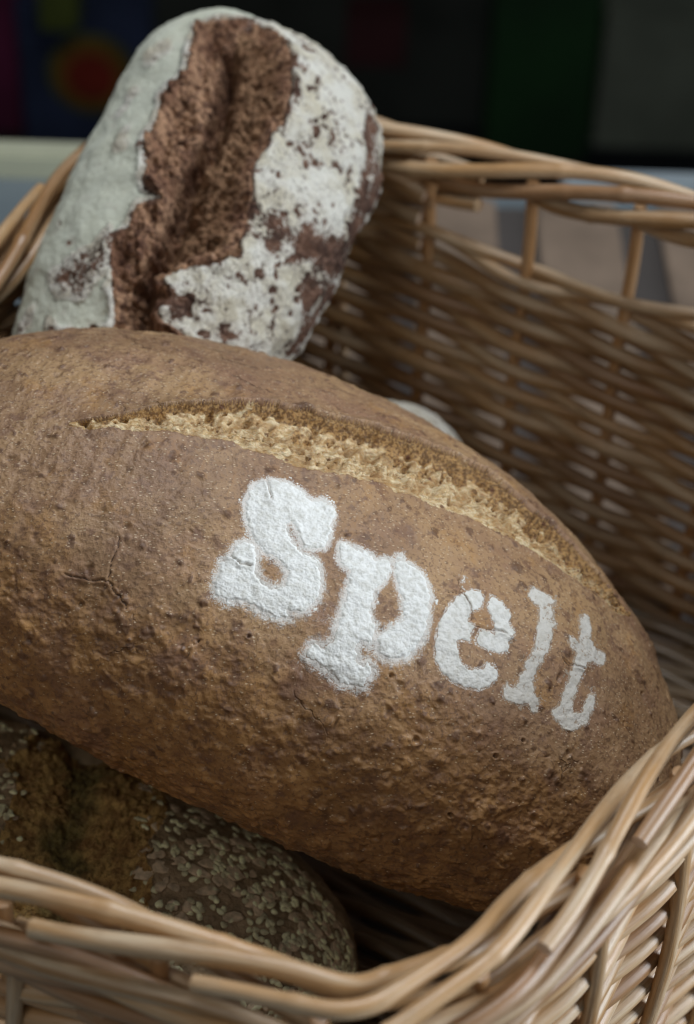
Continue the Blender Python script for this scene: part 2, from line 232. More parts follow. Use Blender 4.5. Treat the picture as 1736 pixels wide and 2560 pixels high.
def m_crust():
    g = NT('spelt_crust')
    big = g.noise(18, 4, .6); mid = g.noise(75, 4, .6); fine = g.noise(520, 3, .6); fine2 = g.noise(1500, 2, .6)
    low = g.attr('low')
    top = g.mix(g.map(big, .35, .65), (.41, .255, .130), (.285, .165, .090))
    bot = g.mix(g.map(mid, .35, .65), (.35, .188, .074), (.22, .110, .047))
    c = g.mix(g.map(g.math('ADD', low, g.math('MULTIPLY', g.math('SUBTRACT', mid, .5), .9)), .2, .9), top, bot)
    pink = g.map(g.noise(26, 4, .6, g.coord((1, 1.3, .8))), .50, .66)
    c = g.mix(g.math('MULTIPLY', pink, .5), c, (.26, .14, .09))
    c = g.mix(g.math('MULTIPLY', g.map(g.noise(34, 4, .65, g.coord((1.2, .8, 1))), .55, .68), .5), c, (.40, .21, .07))
    c = g.mix(g.math('MULTIPLY', g.map(g.noise(150, 4, .7), .53, .66), .55), c, (.17, .085, .045))
    # blistered skin: tops of the blisters bake paler
    c = g.mix(g.math('MULTIPLY', g.attr('blister'), .45), c, (.50, .27, .10))
    c = g.mix(g.math('MULTIPLY', g.map(fine, .52, .64), .6), c, (.14, .075, .045))
    c = g.mix(g.math('MULTIPLY', g.map(mid, .54, .68), .5), c, (.17, .09, .06))
    # bran flecks
    dv = g.node('ShaderNodeTexNoise'); dv.inputs['Scale'].default_value = 260; dv.inputs['Detail'].default_value = 3; g.t.links.new(g.coord(), dv.inputs['Vector'])
    wv = g.node('ShaderNodeVectorMath', operation='MULTIPLY_ADD'); g.t.links.new(dv.outputs['Color'], wv.inputs[0]); wv.inputs[1].default_value = (.006, .006, .006); g.t.links.new(g.coord(), wv.inputs[2])
    wv = wv.outputs[0]
    fl = g.vor(150, wv); flid = g.vor(150, wv, 'F1', 'Color')
    sep = g.node('ShaderNodeSeparateColor'); g.t.links.new(flid, sep.inputs[0])
    fleck = g.math('MULTIPLY', g.map(g.math('ADD', fl, g.math('MULTIPLY', sep.outputs[1], .25)), .22, .42, 1, 0), g.map(sep.outputs[0], .72, .80))
    c = g.mix(g.math('MULTIPLY', fleck, .7), c, (.11, .052, .026))
    bran = g.map(g.math('ADD', g.attr('bran'), g.math('MULTIPLY', g.math('SUBTRACT', g.noise(420, 3), .5), 1.4)), .3, .75)
    c = g.mix(g.math('MULTIPLY', bran, .75), c, (.12, .060, .035))
    c = g.mix(g.math('MULTIPLY', g.map(g.noise(11, 3, .6), .48, .64), .6), c, g.mix(.5, c, (.12, .062, .03)))
    c = g.mix(g.math('MULTIPLY', g.map(g.attr('crack'), .3, .9), .85), c, (.045, .018, .008))
    hair = g.vor(26, wv, 'DISTANCE_TO_EDGE'); hm = g.map(g.noise(22, 2), .60, .66)
    hairl = g.math('MULTIPLY', g.map(hair, .004, .016, 1, 0), hm)
    c = g.mix(g.math('MULTIPLY', hairl, .4), c, (.09, .04, .02))
    # pale starchy specks, thicker towards the top of the loaf
    sp = g.vor(640, g.coord((.6, 1.3, 1.0))); spk = g.map(sp, .14, .30, 1, 0)
    spid = g.vor(640, g.coord((.6, 1.3, 1.0)), 'F1', 'Color'); s2 = g.node('ShaderNodeSeparateColor'); g.t.links.new(spid, s2.inputs[0])
    dens = g.math('SUBTRACT', .80, g.math('MULTIPLY', g.math('SUBTRACT', 1.0, low), .34))
    pres = g.math('GREATER_THAN', s2.outputs[1], dens)
    c = g.mix(g.math('MULTIPLY', g.math('MULTIPLY', spk, pres), .7), c, (.58, .45, .30))
    # scattered flour dust around the stencilled letters
    grain = g.noise(2100, 2, .8)
    dn = g.math('ADD', g.math('MULTIPLY', g.map(grain, .3, .7, 0, 1, False), .7), g.math('MULTIPLY', g.map(fine, .3, .7, 0, 1, False), .3))
    thr = g.math('ADD', g.attr('dust'), g.math('SUBTRACT', g.math('MULTIPLY', dn, 1.3), 1.25))
    dust = g.map(thr, -.10, .16)
    c = g.mix(g.math('MULTIPLY', dust, .85), c, (.72, .70, .66))
    h = g.math('SUBTRACT', g.math('MULTIPLY', hairl, 0.0), g.math('MULTIPLY', hairl, .8))
    h = g.math('ADD', h, g.math('MULTIPLY', fine, .6))
    h = g.math('ADD', h, g.math('MULTIPLY', fine, .1), g.math('ADD', g.math('MULTIPLY', fine2, .25), g.math('MULTIPLY', g.noise(210, 3, .6, g.coord((.6, 1.5, 1))), .9)))
    n = g.bump(h, .0010, .9)
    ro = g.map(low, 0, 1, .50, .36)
    return g.done(c, ro, n, .4)
def m_crumb():
    g = NT('spelt_crumb')
    vec = g.coord((.55, 1.6, 1.2))
    st = g.noise(330, 4, .65, vec, .6); mid = g.noise(90, 3)
    c = g.mix(g.map(st, .35, .65), (.50, .32, .14), (.74, .60, .38))
    c = g.mix(g.math('MULTIPLY', g.map(mid, .46, .62), .65), c, (.34, .18, .06))
    br = g.map(g.math('ADD', g.attr('toast_shade'), g.math('MULTIPLY', g.math('SUBTRACT', g.noise(240, 3), .5), 1.3)), .25, .85)
    c = g.mix(g.math('MULTIPLY', g.map(g.noise(260, 4, .7, g.coord((.6, 1.4, 1.2))), .52, .62), .6), c, (.25, .125, .045))
    c = g.mix(g.math('MULTIPLY', br, .9), c, g.mix(g.map(g.noise(600, 2), .4, .6), (.15, .07, .022), (.44, .25, .09)))
    fl = g.vor(190, None); fid = g.vor(190, None, 'F1', 'Color'); sep = g.node('ShaderNodeSeparateColor'); g.t.links.new(fid, sep.inputs[0])
    c = g.mix(g.math('MULTIPLY', g.math('MULTIPLY', g.map(fl, .15, .32, 1, 0), g.map(sep.outputs[0], .84, .9)), .85), c, (.13, .05, .025))
    n = g.bump(g.math('ADD', st, g.math('MULTIPLY', g.noise(900, 2), .4)), .0016, .9)
    return g.done(c, .55, n, .3, **{'Subsurface Weight': .15, 'Subsurface Radius': (.004, .002, .001), 'Subsurface Scale': 1.0})
def m_flour(name='letter_flour', thin=0.0, wash=0.0):
    g = NT(name)
    f = g.noise(1300, 3, .7); m = g.noise(330, 3, .6)
    c = g.mix(g.map(m, .4, .7), (.82, .82, .79), (.66, .65, .60))
    th = g.map(g.math('ADD', g.attr('depth'), g.math('MULTIPLY', g.math('SUBTRACT', g.math('ADD', g.math('MULTIPLY', f, .6), g.math('MULTIPLY', g.noise(620, 2), .6)), .6), 1.1)), .0+thin, .35+thin)
    c = g.mix(th, (.30, .20, .13), c)
    if wash: c = g.mix(wash, c, (.50, .44, .36))
    n = g.bump(g.math('ADD', f, g.math('MULTIPLY', m, 1.0)), .0006, .5)
    return g.done(c, .9, n, .12)
def m_rye():
    g = NT('rye_crust')
    mid = g.noise(60, 4, .6); fine = g.noise(330, 4, .65); f2 = g.noise(900, 3, .7)
    brown = g.mix(g.map(mid, .35, .65), (.19, .10, .065), (.06, .032, .024))
    brown = g.mix(g.math('MULTIPLY', g.map(fine, .5, .62), .6), brown, (.34, .20, .14))
    smooth = g.attr('smooth')
    white = g.mix(g.map(mid, .4, .65), (.82, .79, .70), (.68, .62, .48))
    white = g.mix(g.math('MULTIPLY', g.map(smooth, .2, .8), .85), white, (.52, .54, .44))  # greys the smooth left skin: shade of its turned-away side is painted in
    v = g.math('ADD', g.attr('flour'), g.math('MULTIPLY', g.math('SUBTRACT', g.math('ADD', g.math('MULTIPLY', fine, .6), g.math('MULTIPLY', f2, .45)), .52), g.map(smooth, 0, 1, 4.6, 1.8)))
    c = g.mix(g.map(v, -.08, .22), brown, white)
    c = g.mix(g.math('MULTIPLY', g.map(g.noise(420, 4, .75), .60, .66), g.map(smooth, 0, 1, .8, .25)), c, (.12, .08, .06))
    c = g.mix(g.math('MULTIPLY', g.map(v, .45, 1.0, 1, 0), g.math('MULTIPLY', g.map(v, 0, .2), .3)), c, (.55, .49, .42))
    n = g.bump(g.math('MULTIPLY', g.math('ADD', fine, g.math('MULTIPLY', f2, .6)), g.map(smooth, 0, 1, 1.0, .25)), .0034, .95)
    return g.done(c, .8, n, .2)
def m_ryecrumb():
    g = NT('rye_crumb')
    fine = g.noise(230, 5, .72); mid = g.noise(70, 4)
    c = g.mix(g.map(mid, .38, .62), (.50, .29, .17), (.26, .13, .075))
    c = g.mix(g.map(fine, .46, .60), c, (.11, .05, .03))
    c = g.mix(g.math('MULTIPLY', g.map(g.attr('toast_shade'), .2, 1), .6), c, (.20, .11, .045))
    d = g.map(g.math('ADD', g.attr('flour'), g.math('MULTIPLY', g.math('SUBTRACT', g.noise(700, 3, .7), .5), 2)), .3, .7)
    c = g.mix(g.math('MULTIPLY', d, .6), c, (.62, .55, .50))
    n = g.bump(g.math('ADD', fine, g.math('MULTIPLY', g.vor(420), -.5)), .0040, 1.0)
    return g.done(c, .75, n, .25)
def m_seed_crust():
    g = NT('seeded_crust')
    mid = g.noise(70, 4); fine = g.noise(420, 4, .65)
    c = g.mix(g.map(mid, .35, .65), (.40, .29, .17), (.20, .14, .075))
    c = g.mix(g.math('MULTIPLY', g.map(fine, .5, .7), .5), c, (.26, .17, .11))
    n = g.bump(fine, .0014, .9)
    return g.done(c, .6, n, .35)
def m_seed_crumb():
    g = NT('seeded_crumb')
    mid = g.noise(42, 4, .6); fine = g.noise(480, 4, .7); f2 = g.noise(160, 3)
    c = g.mix(g.map(f2, .38, .62), (.62, .40, .14), (.36, .20, .07))
    c = g.mix(g.math('MULTIPLY', g.map(g.attr('green'), .1, .8), .75), c, g.mix(g.map(f2, .4, .6), (.19, .17, .055), (.075, .080, .03)))
    c = g.mix(g.math('MULTIPLY', g.map(fine, .5, .64), .6), c, (.12, .06, .02))
    n = g.bump(fine, .0024, 1.0)
    return g.done(c, .7, n, .3)
def m_plain(name, col, rough=.6, spec=.4, noise=0.0, scale=60):
    g = NT(name)
    if not noise: return g.done(col, rough, None, spec)
    f = g.noise(scale, 4)
    c = g.mix(g.map(f, .3, .7), tuple(x*(1-noise) for x in col), tuple(min(1, x*(1+noise)) for x in col))
    return g.done(c, rough, g.bump(f, .0006, .4), spec)
def m_wicker(name='willow', dim=1.0, dcol=(.05, .035, .015)):
    g = NT(name)
    t = g.attr('tint'); al = g.attr('along')
    cv = g.node('ShaderNodeCombineXYZ'); g.set(cv.inputs[0], g.math('MULTIPLY', al, 14.0)); g.set(cv.inputs[1], g.math('MULTIPLY', t, 37.0)); g.set(cv.inputs[2], g.math('MULTIPLY', g.attr('around'), 1.2))
    n1 = g.noise(1.0, 4, .6, cv.outputs[0])
    cv2 = g.node('ShaderNodeCombineXYZ'); g.set(cv2.inputs[0], g.math('MULTIPLY', al, 60.0)); g.set(cv2.inputs[1], g.math('MULTIPLY', t, 91.0)); g.set(cv2.inputs[2], g.math('MULTIPLY', g.attr('around'), 9.0))
    n2 = g.noise(1.0, 3, .6, cv2.outputs[0])
    c = g.mix(g.map(t, 0, 1), (.50, .285, .12), (.32, .168, .060))
    c = g.mix(g.map(n1, .38, .70), c, (.56, .42, .27))
    c = g.mix(g.math('MULTIPLY', g.map(g.math('FRACT', g.math('MULTIPLY', t, 7.3)), .72, .9), .65), c, (.26, .12, .045))
    c = g.mix(g.math('MULTIPLY', g.map(n2, .5, .72), .45), c, (.19, .10, .045))
    c = g.mix(g.map(g.attr('cut'), .4, .6), c, (.70, .52, .38))
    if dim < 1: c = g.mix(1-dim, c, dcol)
    n = g.bump(n2, .0005, .6)
    return g.done(c, g.map(n1, .3, .7, .36, .55), n, .5, **{'Coat Weight': .35, 'Coat Roughness': .28})
M = dict(crust=m_crust(), crumb=m_crumb(), flour=m_flour('letter_flour', -.45), flour_thin=m_flour('letter_flour_thin', .50, .50), flour_mid=m_flour('letter_flour_mid', .05, .22), rye=m_rye(), ryecrumb=m_ryecrumb(),
         seedcrust=m_seed_crust(), seedcrumb=m_seed_crumb(), willow=m_wicker(), shaded_willow=m_wicker('shaded_willow', .28), amber=m_wicker('amber_willow', .6, (.56, .26, .085)),  # darkened willow copy: the basket floor's shade is put into the colour
         sesame=m_plain('sesame', (.78, .67, .42), .45, .4, .5, 150), flake=m_plain('oat_flake', (.58, .45, .30), .6, .3, .3, 300),
         counter=m_plain('painted_counter', (.155, .185, .20), .42, .4, .06, 8), cream=m_plain('cream_edge', (.50, .50, .36), .45, .4, .08, 10),
         grey_edge=m_plain('grey_edge', (.27, .31, .33), .4, .4, .05, 10),
         board=m_plain('slat_wood', (.20, .145, .105), .6, .3, .2, 14), board_gap=m_plain('slat_gap', (.075, .064, .058), .7, .3, .1, 10),
         wall=m_plain('dark_wall', (.040, .040, .031), .8, .2, .3, 3), floor=m_plain('dark_floor', (.012, .012, .012), .8, .2, .3, 3),
         magenta=m_plain('magenta_card', (.075, .008, .028), .6, .3, .3, 6), green=m_plain('green_card', (.006, .026, .005), .6, .3, .3, 5),
         grey=m_plain('grey_card', (.10, .105, .075), .6, .3, .15, 9), navy=m_plain('navy_card', (.018, .024, .05), .5, .4, .3, 9),
         orange=m_plain('orange_print', (.13, .05, .008), .5, .3, .2, 20),
         yellow=m_plain('yellow_print', (.065, .06, .012), .5, .3, .2, 20), red=m_plain('red_print', (.14, .014, .006), .5, .3, .2, 20), lime=m_plain('lime_print', (.06, .07, .012), .5, .3, .2, 20),
         maroon=m_plain('maroon_card', (.03, .006, .006), .6, .3, .2, 8))

# ------------------------------------------------------------------ loaf lattice
def lattice(d, Rm, s_dense, ph_dense, step, n_sparse=60):
    """rectilinear lattice on a loaf: dense where it is seen. returns arrays SN, PH, s (m along), q (m round)"""
    L = d['L']
    lo, hi = s_dense
    th0, th1 = np.arcsin(np.clip(lo/L, -1, 1)), np.arcsin(np.clip(hi/L, -1, 1))
    nd = int((hi-lo)/step*1.12)
    T = np.linspace(th0, th1, nd)
    if th0 > -1.56: T = np.concatenate([np.linspace(-math.pi/2, th0, 24)[:-1], T])
    if th1 < 1.56: T = np.concatenate([T, np.linspace(th1, math.pi/2, 24)[1:]])
    p0, p1 = ph_dense; npd = int((p1-p0)*Rm/step)
    A = np.concatenate([np.linspace(p0, p1, npd), np.linspace(p1, p0+2*math.pi, n_sparse)[1:-1]])
    return np.meshgrid(np.sin(T), A)          # rows: ph, cols: sn
def grid_faces(nr, nc, wrap=True):
    r = np.arange(nr if wrap else nr-1); c = np.arange(nc-1)
    Rr, Cc = np.meshgrid(r, c, indexing='ij'); R2 = (Rr+1) % nr
    return np.stack([Rr*nc+Cc, Rr*nc+Cc+1, R2*nc+Cc+1, R2*nc+Cc], -1).reshape(-1, 4)
def normals(P, C):
    du = np.empty_like(P); du[:, 1:-1] = P[:, 2:]-P[:, :-2]; du[:, 0] = P[:, 1]-P[:, 0]; du[:, -1] = P[:, -1]-P[:, -2]
    dv = np.roll(P, -1, 0)-np.roll(P, 1, 0)
    N = np.cross(du, dv); l = np.linalg.norm(N, axis=-1, keepdims=True); N = N/np.maximum(l, 1e-12)
    sg = np.sign(np.nansum((P-C)*N, -1)); sg[sg == 0] = 1; N *= sg[..., None]
    bad = (l[..., 0] < 1e-12); V = P-C; V = V/np.linalg.norm(V, axis=-1, keepdims=True)
    N[bad] = V[bad]
    return N
def sub_mesh(name, P, faces, mat, parent, attrs, both=False):
    used = np.unique(faces); remap = np.full(P.reshape(-1, 3).shape[0], -1); remap[used] = np.arange(len(used))
    return mesh(name, P.reshape(-1, 3)[used], remap[faces], mat, parent, {k: v.ravel()[used] for k, v in attrs.items()})
def curve_q(s, pts, Rm):
    P = np.asarray(pts, float); i = np.argsort(P[:, 0]); return np.interp(s, P[i, 0], P[i, 1]*Rm)

# ================================================================== SPELT LOAF
def polyscale(poly, Rm): return [(a, b*Rm) for a, b in poly]
def build_spelt():
    d = SPELT; Rm = .1
    root = empty('spelt_loaf', tuple(np.array(d['c'])-[0, 0, .09]), 'large brown spelt loaf with a long slash and the word Spelt stencilled in white flour', 'bread loaf')
    SN, PH = lattice(d, Rm, (-.205, d['L']), (-.75, 2.25), .00052)
    P = loaf_base(d, SN, PH); N = normals(P, np.array(d['c']))
    s = SN*d['L']; q = PH*Rm; nr, nc = s.shape
    dense = PH <= 2.3
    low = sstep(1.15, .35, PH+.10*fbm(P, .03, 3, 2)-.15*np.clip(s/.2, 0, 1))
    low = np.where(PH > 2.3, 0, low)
    H = .0022*fbm(P, .045, 1, 2)+.0009*fbm(P, .014, 5, 3)+.0005*(1-np.abs(fbm(P, .007, 6, 3)))*(.4+.6*low)
    # blisters
    bl = np.zeros_like(H)
    warp = .0016*vnoise(P, .006, 91); warp2 = .0016*vnoise(P, .006, 92)
    for cell, amp, seed, pr in ((.0135, .0007, 21, .6), (.0075, .00050, 22, .6), (.0042, .00030, 23, .55), (.0026, .00018, 24, .45)):
        f, rid, _ = worley(s+warp, q+warp2, cell, seed)
        r = .20+.24*rid; b = np.clip(1-(f/r)**2, 0, 1)*(rid > pr)
        bl = np.maximum(bl, b*(.5+.5*rid)*(amp/.0007)); H += amp*b**.7*(.22+.78*low)
    bb = fbm(P, .0075, 25, 3); H += .0011*sstep(.0, .55, bb)*(.12+.88*low); bl = np.maximum(bl, sstep(.15, .5, bb))
    # stretch wrinkles across the loaf at the left
    wr = vnoise(np.stack([s*1.0, q*.22, s*0], -1), .0042, 33)*sstep(.02, -.08, s)
    H += .00045*wr
    # letters as a flour thickness map; dust halo
    dust = np.full(s.shape, -1.0)
    for k, polys in LETTERS.items():
        for pl in polys:
            pp = polyscale(pl, Rm)
            sd = windowed(lambda x, y: sdf_poly(x, y, pp), s, q, pp, .012, -1)
            fall = {'S': .0034, 'p': .0034, 'e': .0016, 'l': .0014, 't': .0014}[k]
            top_ = {'S': 1.05, 'p': 1.05, 'e': .62, 'l': .45, 't': .42}[k]
            low_end = sstep(1.22, .95, PH) if k in 'Sp' else 0
            dust = np.maximum(dust, np.where(sd > .0016, 1.1, np.where(sd > 0, top_, top_-.1+sd/(fall*(1+.7*low_end)))))
    bareskin = sstep(.95, .6, dust)
    # small pits
    pit = np.zeros_like(H)
    for cell, amp, seed, pr in ((.013, .0009, 41, .90), (.0060, .0005, 42, .90)):
        f, rid, _ = worley(s+warp*1.6, q+warp2*1.6, cell, seed)
        r = .07+.12*rid; b = np.clip(1-(f/r)**2, 0, 1)*(rid > pr); rimb = np.exp(-((f-r*1.25)/.06)**2)*(rid > pr)
        H += (-amp*b+amp*.22*rimb)*bareskin; pit = np.maximum(pit, b*bareskin)
    H = np.where(pit > 0, H, H); bran = np.zeros_like(H)
    wb1 = .0035*fbm(P, .006, 52, 3); wb2 = .0035*fbm(P, .006, 53, 3)
    for cell, seed, pr, k0 in ((.030, 51, .45, .16), (.013, 54, .72, .18)):
        f, rid, _ = worley(s+wb1, q+wb2, cell, seed); b = np.clip(1.15-f/(.04+k0*rid**2), 0, 1)*(rid > pr); bran = np.maximum(bran, b)
    for bs, bp, br in BRAN:
        m = windowed(lambda x, y: np.clip(1.25-np.hypot(x-bs, (y-bp*Rm)*1.15)/br*.8, 0, 1), s, q, [(bs, bp*Rm)], br*2, 0); bran = np.maximum(bran, m)
    bran *= bareskin
    H += .0007*bran*(1+1.4*vnoise(P, .0022, 61))
    for bs, bp, br in PITS:
        dd = windowed(lambda x, y: np.hypot(x-bs, y-bp*Rm)/br, s, q, [(bs, bp*Rm)], br*3, 9)
        b = np.clip(1-dd**2, 0, 1); H += -.0016*b+.0005*np.exp(-((dd-1.3)/.35)**2); pit = np.maximum(pit, b)
    crack = pit*.6
    for cr in CRACKS:
        pts = polyscale(cr, Rm); dd = windowed(lambda x, y: d_line(x+.0006*vnoise(np.stack([x, y, x*0], -1), .002, 8), y+.0006*vnoise(np.stack([x, y, x*0], -1), .002, 9), pts), s, q, pts, .006, 1)
        b = np.exp(-(dd/.00030)**2); H += -.0009*b+.00035*np.exp(-((dd-.0011)/.0008)**2); crack = np.maximum(crack, b)
    H += .00014*vnoise(P, .0014, 71)+.00010*vnoise(P, .0008, 72)+.0002*vnoise(P, .003, 73)
    # the slash
    jn = np.stack([s, s*0, s*0], -1); qu = curve_q(s, SLASH_UP, Rm)+.0020*fbm(jn, .010, 81, 4)+.0003*vnoise(jn, .0018, 84)
    ql = curve_q(s, SLASH_LOW, Rm)+.0012*fbm(jn, .012, 181, 3)+.0008*vnoise(np.stack([s, s*0, s*0], -1), .006, 82)+.0004*vnoise(np.stack([s, s*0, s*0], -1), .0016, 83)
    s0 = max(SLASH_UP[0][0], SLASH_LOW[0][0]); s1 = min(SLASH_UP[-1][0], SLASH_LOW[-1][0])
    wdt = qu-ql; v = (qu-q)/np.maximum(wdt, 1e-4)
    inx = (s > s0) & (s < s1) & (wdt > 0) & dense
    ins = inx & (v > 0) & (v < 1)
    tt = np.clip((s-s0)/(s1-s0), 0, 1)
    D = .0088*np.sin(math.pi*np.clip(tt, 0, 1))**.6*np.clip(wdt/.012, .15, 1)
    prof = (.45*sstep(0, .08, v)+.55*sstep(.0, .42, v))*(1-sstep(.15, .97, v))
    st = vnoise(np.stack([s, q*.35, s*0], -1), .0016, 85); st2 = vnoise(np.stack([s, q*.5, s*0], -1), .0035, 86)
    ridge = np.exp(-((v-.34-.06*st2)/.10)**2)*sstep(.25, .6, tt)*(.6+.6*st2)
    crH = -D*prof+.0048*ridge*sstep(0, .2, v)*np.clip(wdt/.012, 0, 1)+sstep(.1, .3, v)*sstep(1, .85, v)*(.0009*st+.0011*st2+.0006*vnoise(P, .0014, 87))
    hw1 = .002*fbm(P, .004, 191, 2); wf, wrid, _ = worley(s+hw1, (q+hw1)*.8, .0072, 88); wf2, wrid2, _ = worley(s+hw1, q-hw1, .0036, 98)
    hole = np.maximum(np.clip(1.1-(wf/.36)**2, 0, 1)*(wrid > .45)*sstep(.75, .25, v), .8*np.clip(1-(wf2/.36)**2, 0, 1)*(wrid2 > .5))*sstep(.03, .10, v)*sstep(.98, .85, v)
    crH -= .0034*hole; crH += .0016*fbm(P, .0030, 190, 3)*sstep(0, .1, v)*sstep(1, .85, v)+.0028*fbm(np.stack([s, q*.5, s*0], -1), .0055, 188, 3)*sstep(.10, .35, v)*sstep(1, .8, v)*sstep(.1, .4, tt)-.0018*np.exp(-((v-.10)/.06)**2)*np.clip(wdt/.012, 0, 1)*np.sin(math.pi*tt)
    H = np.where(ins, H*.3+crH, H)
    lip = inx & (v <= 0); H = np.where(lip, H+.0032*np.exp(v*np.maximum(wdt, 1e-4)/.0045)*np.sin(math.pi*tt)**.5, H)
    lipl = inx & (v >= 1); H = np.where(lipl, H+.0006*np.exp(-(v-1)*np.maximum(wdt, 1e-4)/.003), H)
    tn = fbm(np.stack([s, q*.45, s*0], -1), .007, 189, 3)
    toast_shade = sstep(.17+.18*tn, .05, v)*.95+.80*sstep(.05, .5, fbm(P, .008, 192, 3))*sstep(.9, .5, v)+.8*ridge*(1+tn)+.9*hole+.55*sstep(.60, .98, tt)+.55*np.clip(tn, 0, 1)*sstep(.75, .3, v)*sstep(.95, .3, v)*sstep(.1, .4, tt)  # toasted crumb, plus shade painted under the upper lip and inside holes
    smd = fbm(P, .012, 95, 3)
    dust = np.maximum(dust, .18+.5*smd-.9*np.hypot((s-.022)/.035, (q-.098)/.022)*.35)
    P2 = P+N*H[..., None]
    F = grid_faces(nr, nc)
    insf = ins.ravel()[F].sum(1) >= 3
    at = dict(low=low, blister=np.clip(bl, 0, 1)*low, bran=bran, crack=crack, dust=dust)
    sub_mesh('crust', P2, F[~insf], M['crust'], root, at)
    sub_mesh('crumb', P2, F[insf], M['crumb'], root, dict(toast_shade=toast_shade))
    # flour letters: a raised powder layer over the same surface, twice as fine
    rows = np.where((PH[:, 0] < 2.2))[0]
    for k, polys in LETTERS.items():
        pall = np.array([x for pl in polys for x in pl]); pall[:, 1] *= Rm
        r = rows[(q[rows, 0] > pall[:, 1].min()-.004) & (q[rows, 0] < pall[:, 1].max()+.004)]
        c = np.where((s[0] > pall[:, 0].min()-.004) & (s[0] < pall[:, 0].max()+.004))[0]
        sl = np.ix_(r, c)
        def up2(A):
            A = np.repeat(A, 2, 0)[:-1]; A[1::2] = .5*(A[0:-1:2]+A[2::2]) if A.ndim < 9 else A
            B = np.repeat(A, 2, 1)[:, :-1]; B[:, 1::2] = .5*(B[:, 0:-1:2]+B[:, 2::2]); return B
        Pc = up2(P2[sl]); Nc = up2(N[sl]); sc_, qc = up2(s[sl]), up2(q[sl]); crk = up2(crack[sl])
        sd = np.full(sc_.shape, -1.0)
        jx = .0007*vnoise(Pc, .003, 101)+.0004*vnoise(Pc, .0010, 102); jy = .0007*vnoise(Pc, .003, 103)+.0004*vnoise(Pc, .0010, 104)
        for pl in polys: sd = np.maximum(sd, sdf_poly(sc_+jx, qc+jy, polyscale(pl, Rm)))
        thick = {'S': .00048, 'p': .00045, 'e': .00036, 'l': .00022, 't': .00018}[k]
        gr = .30*vnoise(Pc, .0012, 105)+.40*vnoise(Pc, .0006, 106)+.30*vnoise(Pc, .0030, 107)
        h = thick*(sstep(-.0001, .0017, sd)*1.5-.5+gr*(.8+.6*sstep(.002, 0, sd)))
        h = h-.0016*np.clip(crk*1.3-.2, 0, 1)
        dep = h/thick-.5*np.clip(fbm(Pc, .010, 109, 3)+.05, 0, 1)-(.40*sstep(.96, .88, qc/Rm) if k == 'p' else 0)
        FF = grid_faces(h.shape[0], h.shape[1], wrap=False)
        keep = (h.ravel()[FF] > -.00004).any(1) & (sd.ravel()[FF] > -.0022).any(1)
        o = sub_mesh('flour_letter', Pc+Nc*h[..., None], FF[keep], M['flour_thin'] if k in 'lt' else M['flour_mid'] if k == 'e' else M['flour'], root, dict(depth=dep))
        o['label'] = 'flour letter %s' % k
    return root
build_spelt()

